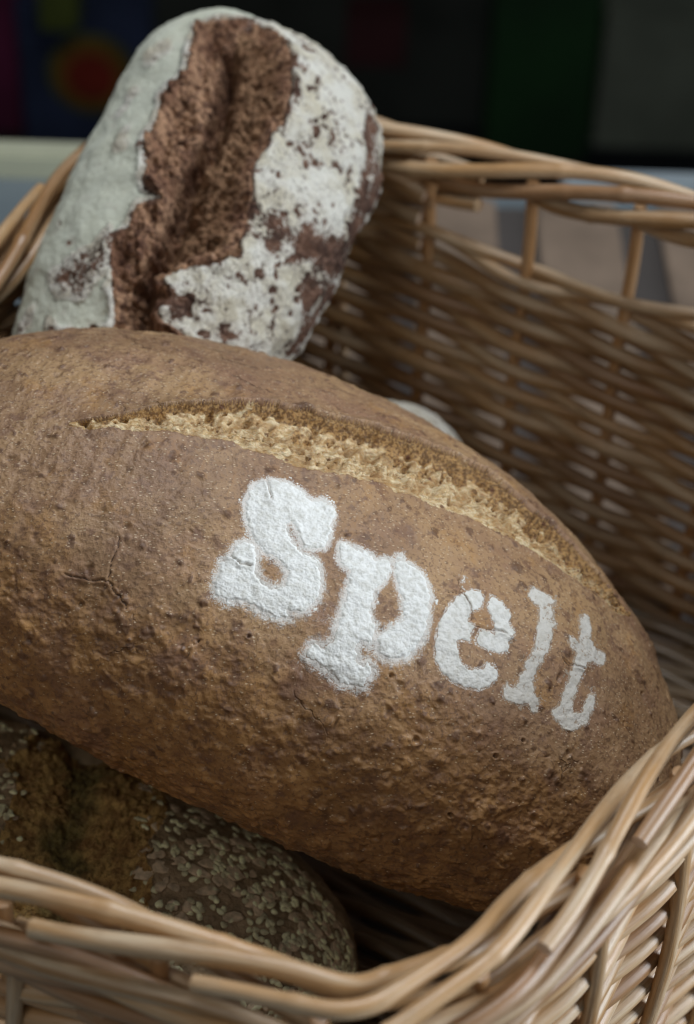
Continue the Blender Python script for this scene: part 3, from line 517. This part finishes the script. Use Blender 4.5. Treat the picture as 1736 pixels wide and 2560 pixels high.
# ================================================================== RYE LOAF
def build_rye():
    d = RYE; Rm = .075
    root = empty('rye_loaf', tuple(np.array(d['c'])-[0, 0, .08]), 'dark rye loaf with white floured skin and a deep split, leaning behind the big loaf', 'bread loaf')
    SN, PH = lattice(d, Rm, (-d['L'], d['L']), (-1.2, 2.9), .00065)
    P = loaf_base(d, SN, PH); N = normals(P, np.array(d['c']))
    s = SN*d['L']; q = PH*Rm; nr, nc = s.shape
    w1 = .0032*fbm(P, .009, 7, 4); w2 = .0032*fbm(P, .009, 8, 4)
    cr = polyscale(RYE_CRUMB, Rm)
    sd = sdf_poly(s+w1, q+w2, cr)
    dg = d_line(s+w1*1.5, q+w2*1.5, polyscale(RYE_GROOVE, Rm))
    H = .004*fbm(P, .04, 1, 2)+.0022*fbm(P, .014, 2, 4)
    bare = np.full(s.shape, -1.0)
    b1 = .005*fbm(P, .014, 71, 4); b2 = .005*fbm(P, .014, 72, 4)
    for pl in RYE_BARE: bare = np.maximum(bare, sdf_poly(s+b1, q+b2, polyscale(pl, Rm)))
    for a, b, r in RYE_SPOTS:
        dd = np.hypot(s+w1-a, q+w2-b*Rm); bare = np.maximum(bare, (r-dd)*.45)
    # which side of the groove: the left skin is smooth, the right one cracked
    gp = np.array(polyscale(RYE_GROOVE, Rm)); i = np.argsort(gp[:, 0])
    side = q-np.interp(s, gp[i, 0], gp[i, 1])
    left = side*LEFTSIGN > 0
    smooth = np.where(left, 1.0, 0.0)*sstep(-.0005, -.006, sd)*sstep(.0005, -.004, bare)
    edgeb = sstep(-.008, 0, sd)*(.35+1.3*vnoise(P, .007, 66))
    fl = np.clip(-sd/.003, -1, 1)*.6+.45-.75*np.clip(edgeb, 0, 2)*1.0-1.3*sstep(-.0060, .006, bare)
    patch = fbm(P, .016, 12, 3)
    pt2 = fbm(P, .0085, 13, 3)
    fl = np.where(left, fl+.15-.9*sstep(.25, .6, pt2)*sstep(.4, -.2, SN+.3*patch), fl+1.15*patch+.9*pt2-.10)
    fl = fl-1.1*sstep(.42, .62, vnoise(P, .0048, 18))*np.where(left, .45, 1)
    tip = sstep(.9, 1.0, SN)
    # plates of flour stand a little proud; nubbly brown between
    net = np.abs(fbm(P+np.stack([w1, w2, w1], -1), .017, 55, 4)); net2 = np.abs(fbm(P, .007, 56, 3))
    fl = np.where(left, fl-.5*sstep(.03, 0, net2)*sstep(-.03, -.005, sd), fl-1.0*sstep(.075, .0, net)*(.5+.5*sstep(-.2, .3, patch))-.35*sstep(.05, 0, net2))
    f, rid, f2_ = worley(s+w1, q+w2, .0042, 31); nub = np.sqrt(np.clip(1-(f/.62)**2, 0, 1))
    H += (.0009*sstep(-.1, .3, fl)+.0007*nub*sstep(.3, -.2, fl)+.0004*vnoise(P, .0016, 14)*(1-.8*smooth))
    H += .0018*np.exp(-((sd+.0022)/.0030)**2)*(sd < .004)*np.clip(.3+1.8*vnoise(P, .010, 15), 0, 2)+.0026*fbm(P, .010, 16, 4)*(1-.75*smooth)+.0011*fbm(P, .0035, 17, 3)*(1-.85*smooth)       # curled edge of the skin
    ins = sd > 0
    D = .010*sstep(-.0005, .012, sd)+.026*np.exp(-(dg/.0052)**2)*sstep(0, .008, sd)
    n1, id1, _ = worley(s+w1, q+w2, .0052, 41); n2, id2, _ = worley(s+w2, q+w1, .0033, 42)
    lump = .0042*np.sqrt(np.clip(1-(n1/.75)**2, 0, 1))*(.4+.8*id1)+.0026*np.sqrt(np.clip(1-(n2/.8)**2, 0, 1))*id2
    cH = -D+(lump+.0105*fbm(P, .014, 43, 4)+.0022*fbm(P, .0045, 46, 2)+.0016*vnoise(P, .0022, 44)+.0007*vnoise(P, .0012, 45))*sstep(0, .003, sd)
    H = np.where(ins, cH, H)
    P2 = P+N*H[..., None]
    F = grid_faces(nr, nc); insf = ins.ravel()[F].sum(1) >= 3
    sub_mesh('crust', P2, F[~insf], M['rye'], root, dict(flour=fl, smooth=smooth))
    dustp = .25*sstep(.0, -.02, side*LEFTSIGN)*0-.2+.9*np.clip(patch, 0, 1)*sstep(.012, .002, sd)
    sub_mesh('crumb', P2, F[insf], M['ryecrumb'], root, dict(toast_shade=np.where(left, 0, .7)*sstep(.002, .01, sd), flour=dustp))  # right wall of the split coloured darker, painting in its shade
    return root
LEFTSIGN = 1
build_rye()

# ================================================================== SEEDED LOAF
SEEDED = dict(c=[-.164, .662, .036], ax=[.93, -.33, -.06], roll=.25, L=.184, p0=2.4, p1=2.6, q=2.0, a=.093, a1=.095, b=.068)
def build_seeded():
    d = SEEDED; Rm = .078
    root = empty('seeded_loaf', tuple(np.array(d['c'])-[0, 0, .06]), 'dark seeded loaf with a mossy brown split, half hidden under the big loaf', 'bread loaf')
    SN, PH = lattice(d, Rm, (-.12, d['L']), (-.7, 2.2), .00065)
    P = loaf_base(d, SN, PH); N = normals(P, np.array(d['c']))
    s = SN*d['L']; q = PH*Rm; nr, nc = s.shape
    w1 = .002*fbm(P, .007, 7, 3)
    # torn band running across the loaf
    mid = SEED_BAND[0]+SEED_BAND[1]*(PH-.9); half = SEED_BAND[2]+.009*fbm(P, .02, 5, 3)
    sd = half-np.abs(s+w1*3.5+.004*fbm(P, .018, 6, 3)-mid)
    sd = np.where(PH > 2.25, -1, sd); ins = sd > 0
    H = .002*fbm(P, .04, 1, 2)+.0009*fbm(P, .01, 2, 3)+.0006*vnoise(P, .003, 3)+.0004*vnoise(P, .0015, 4)
    n2, id2, _ = worley(s+w1, q*.6, .0036, 42)
    g = np.exp(-((s+w1*3-mid-SEED_BAND[3])/.011)**2)
    cH = -.004*sstep(0, .01, sd)-.007*g+.0030*np.sqrt(np.clip(1-(n2/.8)**2, 0, 1))*id2+.0045*fbm(P, .010, 9, 4)+.0014*vnoise(np.stack([s, q*.4, s*0], -1), .0013, 10)
    H = np.where(ins, cH, H+.0015*np.exp(sd/.004))
    P2 = P+N*H[..., None]
    F = grid_faces(nr, nc); insf = ins.ravel()[F].sum(1) >= 3
    sub_mesh('crust', P2, F[~insf], M['seedcrust'], root, dict(sd=sd))
    sub_mesh('crumb', P2, F[insf], M['seedcrumb'], root, dict(green=g*.7+.8*fbm(P, .02, 19, 3)))
    # seeds and flakes
    import bmesh
    rows = np.where((PH[:, 0] < 2.1))[0]
    cand = []
    tries = 0
    while len(cand) < 2600 and tries < 60000:
        tries += 1
        i = int(RNG.integers(0, rows.max())); j = int(RNG.integers(0, nc))
        if sd[i, j] > -.001 and not (sd[i, j] < .016 and RNG.random() < .6*(1-sd[i, j]/.016)): continue
        if RNG.random() > (.72+.7*vnoise(P[i:i+1, j], .012, 77)[0]): continue
        if abs(SN[i, j]) > .985: continue
        cand.append((i, j))
    def seed_geo(kind, p, n, ang):
        n = Vector(n); t = n.orthogonal().normalized(); t.rotate(Matrix.Rotation(ang, 3, n)); b = n.cross(t)
        vs = []; fs = []
        if kind == 0: a, wd, th, nu, nv = (.0026*RNG.uniform(.65, 1.25)), .0016, .0007, 10, 6
        else: a, wd, th, nu, nv = (.0050*RNG.uniform(.4, 1.5)), .0036*RNG.uniform(.7, 1.2), .00045, 14, 5
        tilt = RNG.uniform(-.35, .35) if kind == 0 else RNG.uniform(-.3, .3)
        for k in range(nv):
            zz = -math.cos(math.pi*k/(nv-1)); r = math.sqrt(max(0, 1-zz*zz))
            for m in range(nu):
                an = 2*math.pi*m/nu; x, y = r*math.cos(an), r*math.sin(an)
                if kind == 0: y *= (1-.35*x)
                else: r2 = 1+.12*math.sin(3*an+ang*5)+.08*math.sin(7*an+ang); x *= r2; y *= r2
                co = Vector(p)+t*(a*x)+b*(wd*y)+n*(th*zz+th*.45+tilt*a*x*.5)
                vs.append(co)
        for k in range(nv-1):
            for m in range(nu):
                fs.append((k*nu+m, k*nu+(m+1) % nu, (k+1)*nu+(m+1) % nu, (k+1)*nu+m))
        return np.array(vs), np.array(fs)
    Vv, Ff, off = [[], []], [[], []], [0, 0]
    camv = lambda p: np.linalg.norm(p-CAM)
    # nearest, most visible ones first
    scored = []
    for i, j in cand:
        p, n = P2[i, j], N[i, j]; vd = (CAM-p)/np.linalg.norm(CAM-p); scored.append((-(n@vd)+2*camv(p)*0-3*(s[i, j] > .02)+2*(PH[i, j] > 1.5), i, j))
    scored.sort(key=lambda x: x[0])
    for idx, (_, i, j) in enumerate(scored):
        kind = 1 if RNG.random() < .20 else 0
        V, Fc = seed_geo(kind, P2[i, j], N[i, j], RNG.uniform(0, 6.28))
        if idx < 100:
            mesh('oat_flake' if kind else 'sesame_seed', V, Fc, M['flake'] if kind else M['sesame'], root)
        else:
            Vv[kind].append(V); Ff[kind].append(Fc+off[kind]); off[kind] += len(V)
    tag(mesh('sesame_seeds', np.concatenate(Vv[0]), np.concatenate(Ff[0]), M['sesame'], root), kind='stuff')
    tag(mesh('oat_flakes', np.concatenate(Vv[1]), np.concatenate(Ff[1]), M['flake'], root), kind='stuff')
SEED_BAND = (.050, -.030, .040, -.004)
build_seeded()

# ================================================================== SMALL FLOURED ROLL behind
def build_roll():
    d = dict(c=[.004, .93, .094], ax=[.8, .5, -.1], roll=.1, L=.075, p0=2.3, p1=2.3, q=2.0, a=.05, a1=.05, b=.045)
    SN, PH = np.meshgrid(np.sin(np.linspace(-math.pi/2, math.pi/2, 160)), np.linspace(-math.pi, math.pi, 240)[:-1])
    P = loaf_base(d, SN, PH); N = normals(P, np.array(d['c']))
    P2 = P+N*(.002*fbm(P, .02, 3, 3)+.0005*vnoise(P, .003, 4))[..., None]
    o = mesh('bread_roll', P2, grid_faces(*P.shape[:2]), M['rye'], None, dict(flour=.55+.6*fbm(P, .012, 9, 3), smooth=np.zeros(P.shape[:2])))
    tag(o, 'small white floured roll peeking out behind the big loaf, low against the woven side', 'bread roll')
build_roll()

# ================================================================== BASKET
POLY = [(.008, .436), (.060, .464), (.40, .885), (-.115, 1.145), (-.345, .575)]      # near, right, far, left corners of the rim
START = 0.0
RAD = [.010, .012, .12, .09, .09]
CEN = np.array([-.01, .76])
def rim_curve(n=1600):
    P = np.array(POLY); pts = []
    m = len(P)
    for i in range(m):
        a, b, c = P[i-1], P[i], P[(i+1) % m]
        u, v = (a-b)/np.linalg.norm(a-b), (c-b)/np.linalg.norm(c-b); r = RAD[i]
        for t in np.linspace(0, 1, 40): pts.append((1-t)**2*(b+u*r*1.3)+2*t*(1-t)*b+t*t*(b+v*r*1.3))
    pts = np.array(pts)
    # sides bow out slightly
    cl = np.vstack([pts, pts[:1]]); L = np.concatenate([[0], np.cumsum(np.linalg.norm(np.diff(cl, axis=0), axis=1))])
    S = np.linspace(0, L[-1], n+1); S_ = np.mod(S+START, L[-1]); C = np.stack([np.interp(S_, L, cl[:, 0]), np.interp(S_, L, cl[:, 1])], 1)
    return S, C, L[-1]
RS, RC, RL = rim_curve()
def rim_at(s):
    s = np.mod(s, RL); p = np.stack([np.interp(s, RS, RC[:, 0]), np.interp(s, RS, RC[:, 1])], -1)
    e = .004; a = np.stack([np.interp(np.mod(s-e, RL), RS, RC[:, 0]), np.interp(np.mod(s-e, RL), RS, RC[:, 1])], -1)
    b = np.stack([np.interp(np.mod(s+e, RL), RS, RC[:, 0]), np.interp(np.mod(s+e, RL), RS, RC[:, 1])], -1)
    t = (b-a)/np.linalg.norm(b-a, axis=-1, keepdims=True); n = np.stack([t[..., 1], -t[..., 0]], -1)   # outward (curve runs counterclockwise)
    return p, t, n
def wall_pt(s, z, off=0.0):
    """point of the basket side at arclength s (measured at the rim), height z, off outwards"""
    p, t, n = rim_at(s); k = .975+.025*np.clip((z-BOT)/(RIM-BOT), 0, 1.2)
    xy = CEN+(p-CEN)*np.asarray(k)[..., None]+n*np.asarray(off)[..., None]
    return np.concatenate([xy, np.broadcast_to(np.asarray(z, float), p.shape[:-1])[..., None]], -1)
def tube(path, rad, sides=9, caps=True, tint=0.5, along0=0.0, cut=(0, 0)):
    P = np.asarray(path, float); n = len(P); T = np.gradient(P, axis=0); T /= np.linalg.norm(T, axis=1, keepdims=True)+1e-12
    ref = np.array([0, 0, 1.0]); 
    A = np.cross(T, ref); bad = np.linalg.norm(A, axis=1) < .15; A[bad] = np.cross(T[bad], np.array([1.0, 0, 0])); A /= np.linalg.norm(A, axis=1, keepdims=True)
    for i in range(1, n):
        v = A[i-1]-T[i]*(A[i-1]@T[i]); A[i] = v/np.linalg.norm(v)
    B = np.cross(T, A); an = np.linspace(0, 2*math.pi, sides, endpoint=False)
    rad = np.broadcast_to(np.asarray(rad, float), (n,))
    V = P[:, None]+rad[:, None, None]*(np.cos(an)[None, :, None]*A[:, None]+np.sin(an)[None, :, None]*B[:, None])
    V = V.reshape(-1, 3); i, j = np.meshgrid(np.arange(n-1), np.arange(sides), indexing='ij'); j2 = (j+1) % sides
    F = np.stack([i*sides+j, i*sides+j2, (i+1)*sides+j2, (i+1)*sides+j], -1).reshape(-1, 4)
    al = np.repeat(along0+np.concatenate([[0], np.cumsum(np.linalg.norm(np.diff(P, axis=0), axis=1))]), sides)
    ar = np.tile(np.sin(an), n); ct = np.zeros(len(V)); tr = []
    if caps:
        for e, base, cval in ((0, 0, cut[0]), (1, (n-1)*sides, cut[1])):
            ring = V[base:base+sides].copy(); k = len(V)
            V = np.vstack([V, ring*.999+ring.mean(0)*.001, ring.mean(0)[None]+(T[-1] if e else -T[0])*rad[-1 if e else 0]*.12])
            for m in range(sides):
                a, b = k+m, k+(m+1) % sides
                tr.append((a, b, k+sides) if e else (b, a, k+sides))
            al = np.append(al, np.full(sides+1, al[base])); ar = np.append(ar, np.zeros(sides+1)); ct = np.append(ct, np.full(sides+1, cval))
    return V, F, tr, dict(along=al, around=ar, cut=ct, tint=np.full(len(V), tint))
def merge(name, tubes, mat, parent, kind=None):
    V, F, Tt, off = [], [], [], 0; at = {}
    for v, f, t, a in tubes:
        V.append(v); F.append(f+off); Tt += [(x+off, y+off, z+off) for x, y, z in t]; off += len(v)
        for k, x in a.items(): at.setdefault(k, []).append(x)
    return mesh(name, np.concatenate(V), np.concatenate(F), mat, parent, {k: np.concatenate(x) for k, x in at.items()}, tris=Tt)
def rise(s):
    d = np.abs(np.mod(s-(GAPS[0][0]+GAPS[0][1])/2+RL/2, RL)-RL/2); d2 = np.abs(np.mod(s-s_of_xy(.26, .71)+RL/2, RL)-RL/2); return .009*sstep(.24, .05, d)+.012*sstep(.26, .0, d2)
NST = int(round(RL/.066)); DS = RL/NST
Z_TOP = RIM-.027; GAP_Z = RIM-.078
def s_of_xy(x, y):
    return RS[np.argmin((RC[:, 0]-x)**2+(RC[:, 1]-y)**2)]
# handle openings
S_G1a = s_of_xy(.43, .90)+.02; S_G1b = s_of_xy(*GAP1); S_G2a = s_of_xy(-.30, .56)+.0; S_G2b = s_of_xy(*GAP2) if False else 0
def in_gap(s):
    s = np.mod(s, RL); g = np.zeros(np.shape(s), bool)
    for a, b in GAPS: g |= ((s > a) & (s < b)) if a < b else ((s > a) | (s < b))
    return g
GAPS = []
_j = round((s_of_xy(*GAP1)/DS)); GAPS.append(((_j-6)*DS, _j*DS+.001))
_j = round((s_of_xy(*GAP2)/DS)); GAPS.append((_j*DS-.07-3*DS, _j*DS))
def build_basket():
    root = empty('wicker_basket', (float(CEN[0]), float(CEN[1]), BOT), 'big brown wicker basket with open handle holes holding the loaves', 'basket')
    tubes = []
    slope = .130; amp = .0046
    for j in range(NST):
        if True:
            smax = (Z_TOP-.004-BOT)/slope
            S = np.arange(0, smax, .0042); z = BOT+.006+slope*S
            s = j*DS+S*1.0
            ph = math.pi*(s/DS+j)
            off = amp*np.cos(ph)
            # flatten between stakes a little
            pos = wall_pt(s, z, off)
            pos += .0009*np.stack([vnoise(pos, .05, 900+j), vnoise(pos, .05, 901+j), vnoise(pos, .05, 902+j)], -1)
            ok = (z < np.where(in_gap(s), GAP_Z, Z_TOP))
            idx = np.where(ok)[0]
            if not len(idx): continue
            for seg in np.split(idx, np.where(np.diff(idx) > 1)[0]+1):
                if len(seg) < 6: continue
                r = .0046+.0008*random.random()
                rr = r*(1+.12*np.sin(np.linspace(0, 9, len(seg))+j))
                tubes.append(tube(pos[seg], rr, 8, True, random.random(), random.random()*5, (1, 1)))
    # flat finishing rounds under the rim and along the holes
    merge('woven_side', tubes, M['willow'], root)
    wl = []
    for zc, rng in ((RIM-.030, None),):
        for k in range(2):
            s = np.arange(GAPS[0][1]-.004, GAPS[0][0]+RL+.01, .005)
            wl.append(tube(wall_pt(s, zc-.007*k+.0015*np.sin(s*30+k), .0046*np.cos(math.pi*(s/DS+k))), .0036, 8, True, random.random(), 0))
    merge('top_weave', wl, M['willow'], root)
    for a, b in GAPS:
        wl = []
        for k in range(2):
            s = np.arange(a-.06, b+.05, .004); tt = np.clip((s-a)/(b-a), 0, 1)
            z = GAP_Z+.004+.006*k+.012*np.exp(-((s-b)/.05)**2)+.010*np.exp(-((s-a)/.05)**2)-.003*np.sin(tt*9)
            wl.append(tube(wall_pt(s, z, .0046*np.cos(math.pi*(s/DS+k))), .0040, 8, True, random.random(), 0, (1, 1)))
        merge('hole_edge', wl, M['willow'], root)
    # stakes
    for j in range(NST):
        s0 = (j+.0)*DS; z = np.linspace(BOT+.004, RIM-.012+float(rise(s0)), 50)
        pos = wall_pt(np.full(50, s0), z, np.zeros(50)); pos[:, :2] += .001*np.sin(z*40+j)[:, None]
        v, f, t, a = tube(pos, .0043*(1-.1*z/RIM), 10, True, random.random()*.6, random.random()*5)
        mesh('stake', v, f, M['amber'], root, a, tris=t)
    # outer tails of the stakes, long slanting rods on the outside
    for j in range(NST):
        if in_gap(j*DS) or in_gap(j*DS+DS*.8): continue
        for kk in range(1):
            n = 60; t_ = np.linspace(0, 1, n); z = BOT+.012+(RIM-.052-BOT)*t_
            s = j*DS+(.018*t_)-.012
            off = .0118+.002*np.sin(t_*7+j)-.006*(t_**4)
            v, f, t, a = tube(wall_pt(s, z, off), .0036, 9, True, random.random(), random.random()*5)
            mesh('side_rod', v, f, M['willow'], root, a, tris=t)
    # rolled border: every rod rises inside, crosses over the top and ends outside
    RB = .0125; r0 = .0044
    for j in range(NST):
        span = 3.7*DS; n = 90; t_ = np.linspace(0, 1, n)
        s = j*DS-span*t_
        phi = np.radians(262-232*t_**.85)
        rb = RB*(1-.35*np.exp(-t_*14)); 
        off = rb*np.cos(phi); z = RIM-.012+rb*np.sin(phi)*1.05+rise(s)
        wob = .0012*np.sin(t_*11+j*2.1)
        pos = wall_pt(s, z, off+wob)
        rr = r0*(1.0-.12*t_)*(1+.04*np.sin(t_*23+j))*RNG.uniform(.88, 1.14)*(1+.16*np.exp(-((t_-RNG.uniform(.1, .9))/.012)**2)+.12*np.exp(-((t_-RNG.uniform(.1, .9))/.01)**2))
        v, f, t, a = tube(pos, rr, 12, True, random.random(), random.random()*5, (0, 1))
        mesh('rim_rod', v, f, M['willow'], root, a, tris=t)
    # outer wale under the rim: three rods twisting
    wl = []
    for k in range(3):
        s = np.arange(GAPS[0][1]-.03, GAPS[0][0]+RL+.03, .004); a = 2*math.pi*(s/(DS*3)+k/3)
        wl.append(tube(wall_pt(s, RIM-.036+.0055*np.sin(a), .0085+.0035*np.cos(a)), .0042, 9, True, random.random(), k))
        wl.append(tube(wall_pt(s, RIM-.0215+.0045*np.sin(a+1), .0105+.0035*np.cos(a+1)), .0041, 9, True, random.random(), k))
    merge('waling', wl, M['willow'], root)
    # woven floor
    fl = []; k = 0.97
    B = CEN+(np.array(POLY)-CEN)*k; dirv = np.array([.895, -.446]); dirv /= np.linalg.norm(dirv); nv = np.array([-dirv[1], dirv[0]])
    for m in range(-60, 60):
        c0 = CEN+nv*m*.0096
        ts = []
        for i in range(5):
            a, b = B[i], B[(i+1) % 5]; e = b-a; den = dirv[0]*e[1]-dirv[1]*e[0]
            if abs(den) < 1e-9: continue
            t = ((a[0]-c0[0])*e[1]-(a[1]-c0[1])*e[0])/den; u = ((a[0]-c0[0])*dirv[1]-(a[1]-c0[1])*dirv[0])/den
            if 0 <= u <= 1: ts.append(t)
        if len(ts) < 2: continue
        t = np.arange(min(ts), max(ts), .006)
        if len(t) < 4: continue
        xy = c0+t[:, None]*dirv; z = BOT+.016+.0035*np.cos(math.pi*(t/.055+m))
        fl.append(tube(np.column_stack([xy, z]), .0044, 8, True, random.random(), random.random()*4))
    merge('woven_floor', fl, M['shaded_willow'], root)
GAP_DUMMY = 0
build_basket()

# ================================================================== SETTING
tag(box('counter', (0, .429, BOT-.012), (3.2, 2.2, .024), M['counter'], None, 0, .002), kind='structure')
def at_y(px, py, y):
    d = _f+_r*(px-868)/4978-_u*(py-1280)/4978; t = (y-CAM[1])/d[1]; return CAM+t*d
EDGE = 1.529
tag(box('cream_edge_strip', (-.95, EDGE+.012, BOT+.004), (1.5, .026, .040), M['cream'], None, 0, .003), 'cream painted strip along the far edge of the counter at the left', 'edge strip')
tag(box('grey_edge_strip', (.93, EDGE+.012, BOT-.002), (1.5, .026, .030), M['grey_edge'], None, 0, .003), 'pale grey strip along the far edge of the counter at the right', 'edge strip')
def slats():
    root = empty('slatted_board', (.38, .92, BOT), 'flat brown slatted board under the basket, seen through the handle hole', 'board')
    box('backing', (.38, .92, BOT+.005), (.92, 1.14, .008), M['board_gap'], root, 0, .001)
    for i in range(9): box('slat', (-.02+i*.104, .92, BOT+.013), (.070, 1.14, .008), M['board'], root, 0, .002)
slats()
tag(box('back_wall', (0, 4.6, .0), (10, .05, 5), M['wall'], None, 0, 0), kind='structure')
tag(box('floor', (0, 2.4, -1.7), (10, 6, .04), M['floor'], None, 0, 0), kind='structure')
def sgn_box(name, px, py, w_px, h_px, y, th, mat, label, cat):
    a = at_y(px, py, y); k = 4978/np.dot(a-CAM, _f); W_, H_ = w_px/k, h_px/k*1.1
    o = box(name, tuple(a+np.array([0, th/2, 0])), (W_, th, H_), mat, None, 0, .004); tag(o, label, cat); return a, W_, H_, k
sgn_box('green_box', 1360, 150, 265, 520, 3.4, .15, M['green'], 'tall dark green box in the blurred background', 'box')
sgn_box('grey_box', 1660, 215, 320, 330, 3.4, .15, M['grey'], 'grey olive box in the blurred background, rightmost', 'box')
sgn_box('magenta_box', 10, 130, 200, 420, 3.4, .15, M['magenta'], 'dark magenta box in the blurred background at the left edge', 'box')
def snack():
    Y = 3.4; a = at_y(235, 165, Y); root = empty('printed_packet', (a[0], Y, a[2]-.17), 'dark blue packet with a red and yellow disc printed on it, blurred behind', 'packet')
    box('packet_body', (a[0]-.01, Y, a[2]-.02), (.25, .06, .33), M['navy'], root, 0, .006)
    for nm, r, m, y in (('yellow_ring', .082, 'yellow', Y-.034), ('orange_ring', .066, 'orange', Y-.039), ('red_disc', .044, 'red', Y-.044)):
        n = 48; an = np.linspace(0, 2*math.pi, n, endpoint=False)
        V = np.vstack([np.column_stack([a[0]+r*np.cos(an), np.full(n, y), a[2]+r*np.sin(an)]), np.column_stack([a[0]+r*np.cos(an), np.full(n, y+.004), a[2]+r*np.sin(an)]), [[a[0], y, a[2]]]])
        F = [(i, (i+1) % n, n+(i+1) % n, n+i) for i in range(n)]; T = [(i, 2*n, (i+1) % n) for i in range(n)]
        mesh(nm, V, F, M[m], root, tris=T, smooth=False)
snack()
sgn_box('lime_tub', 145, 35, 95, 90, 3.3, .1, M['lime'], 'small yellow green tub in the blurred background above the packet', 'tub')
sgn_box('maroon_box', 940, 110, 150, 120, 3.4, .1, M['maroon'], 'very dark maroon box in the blurred background beside the green box', 'box')
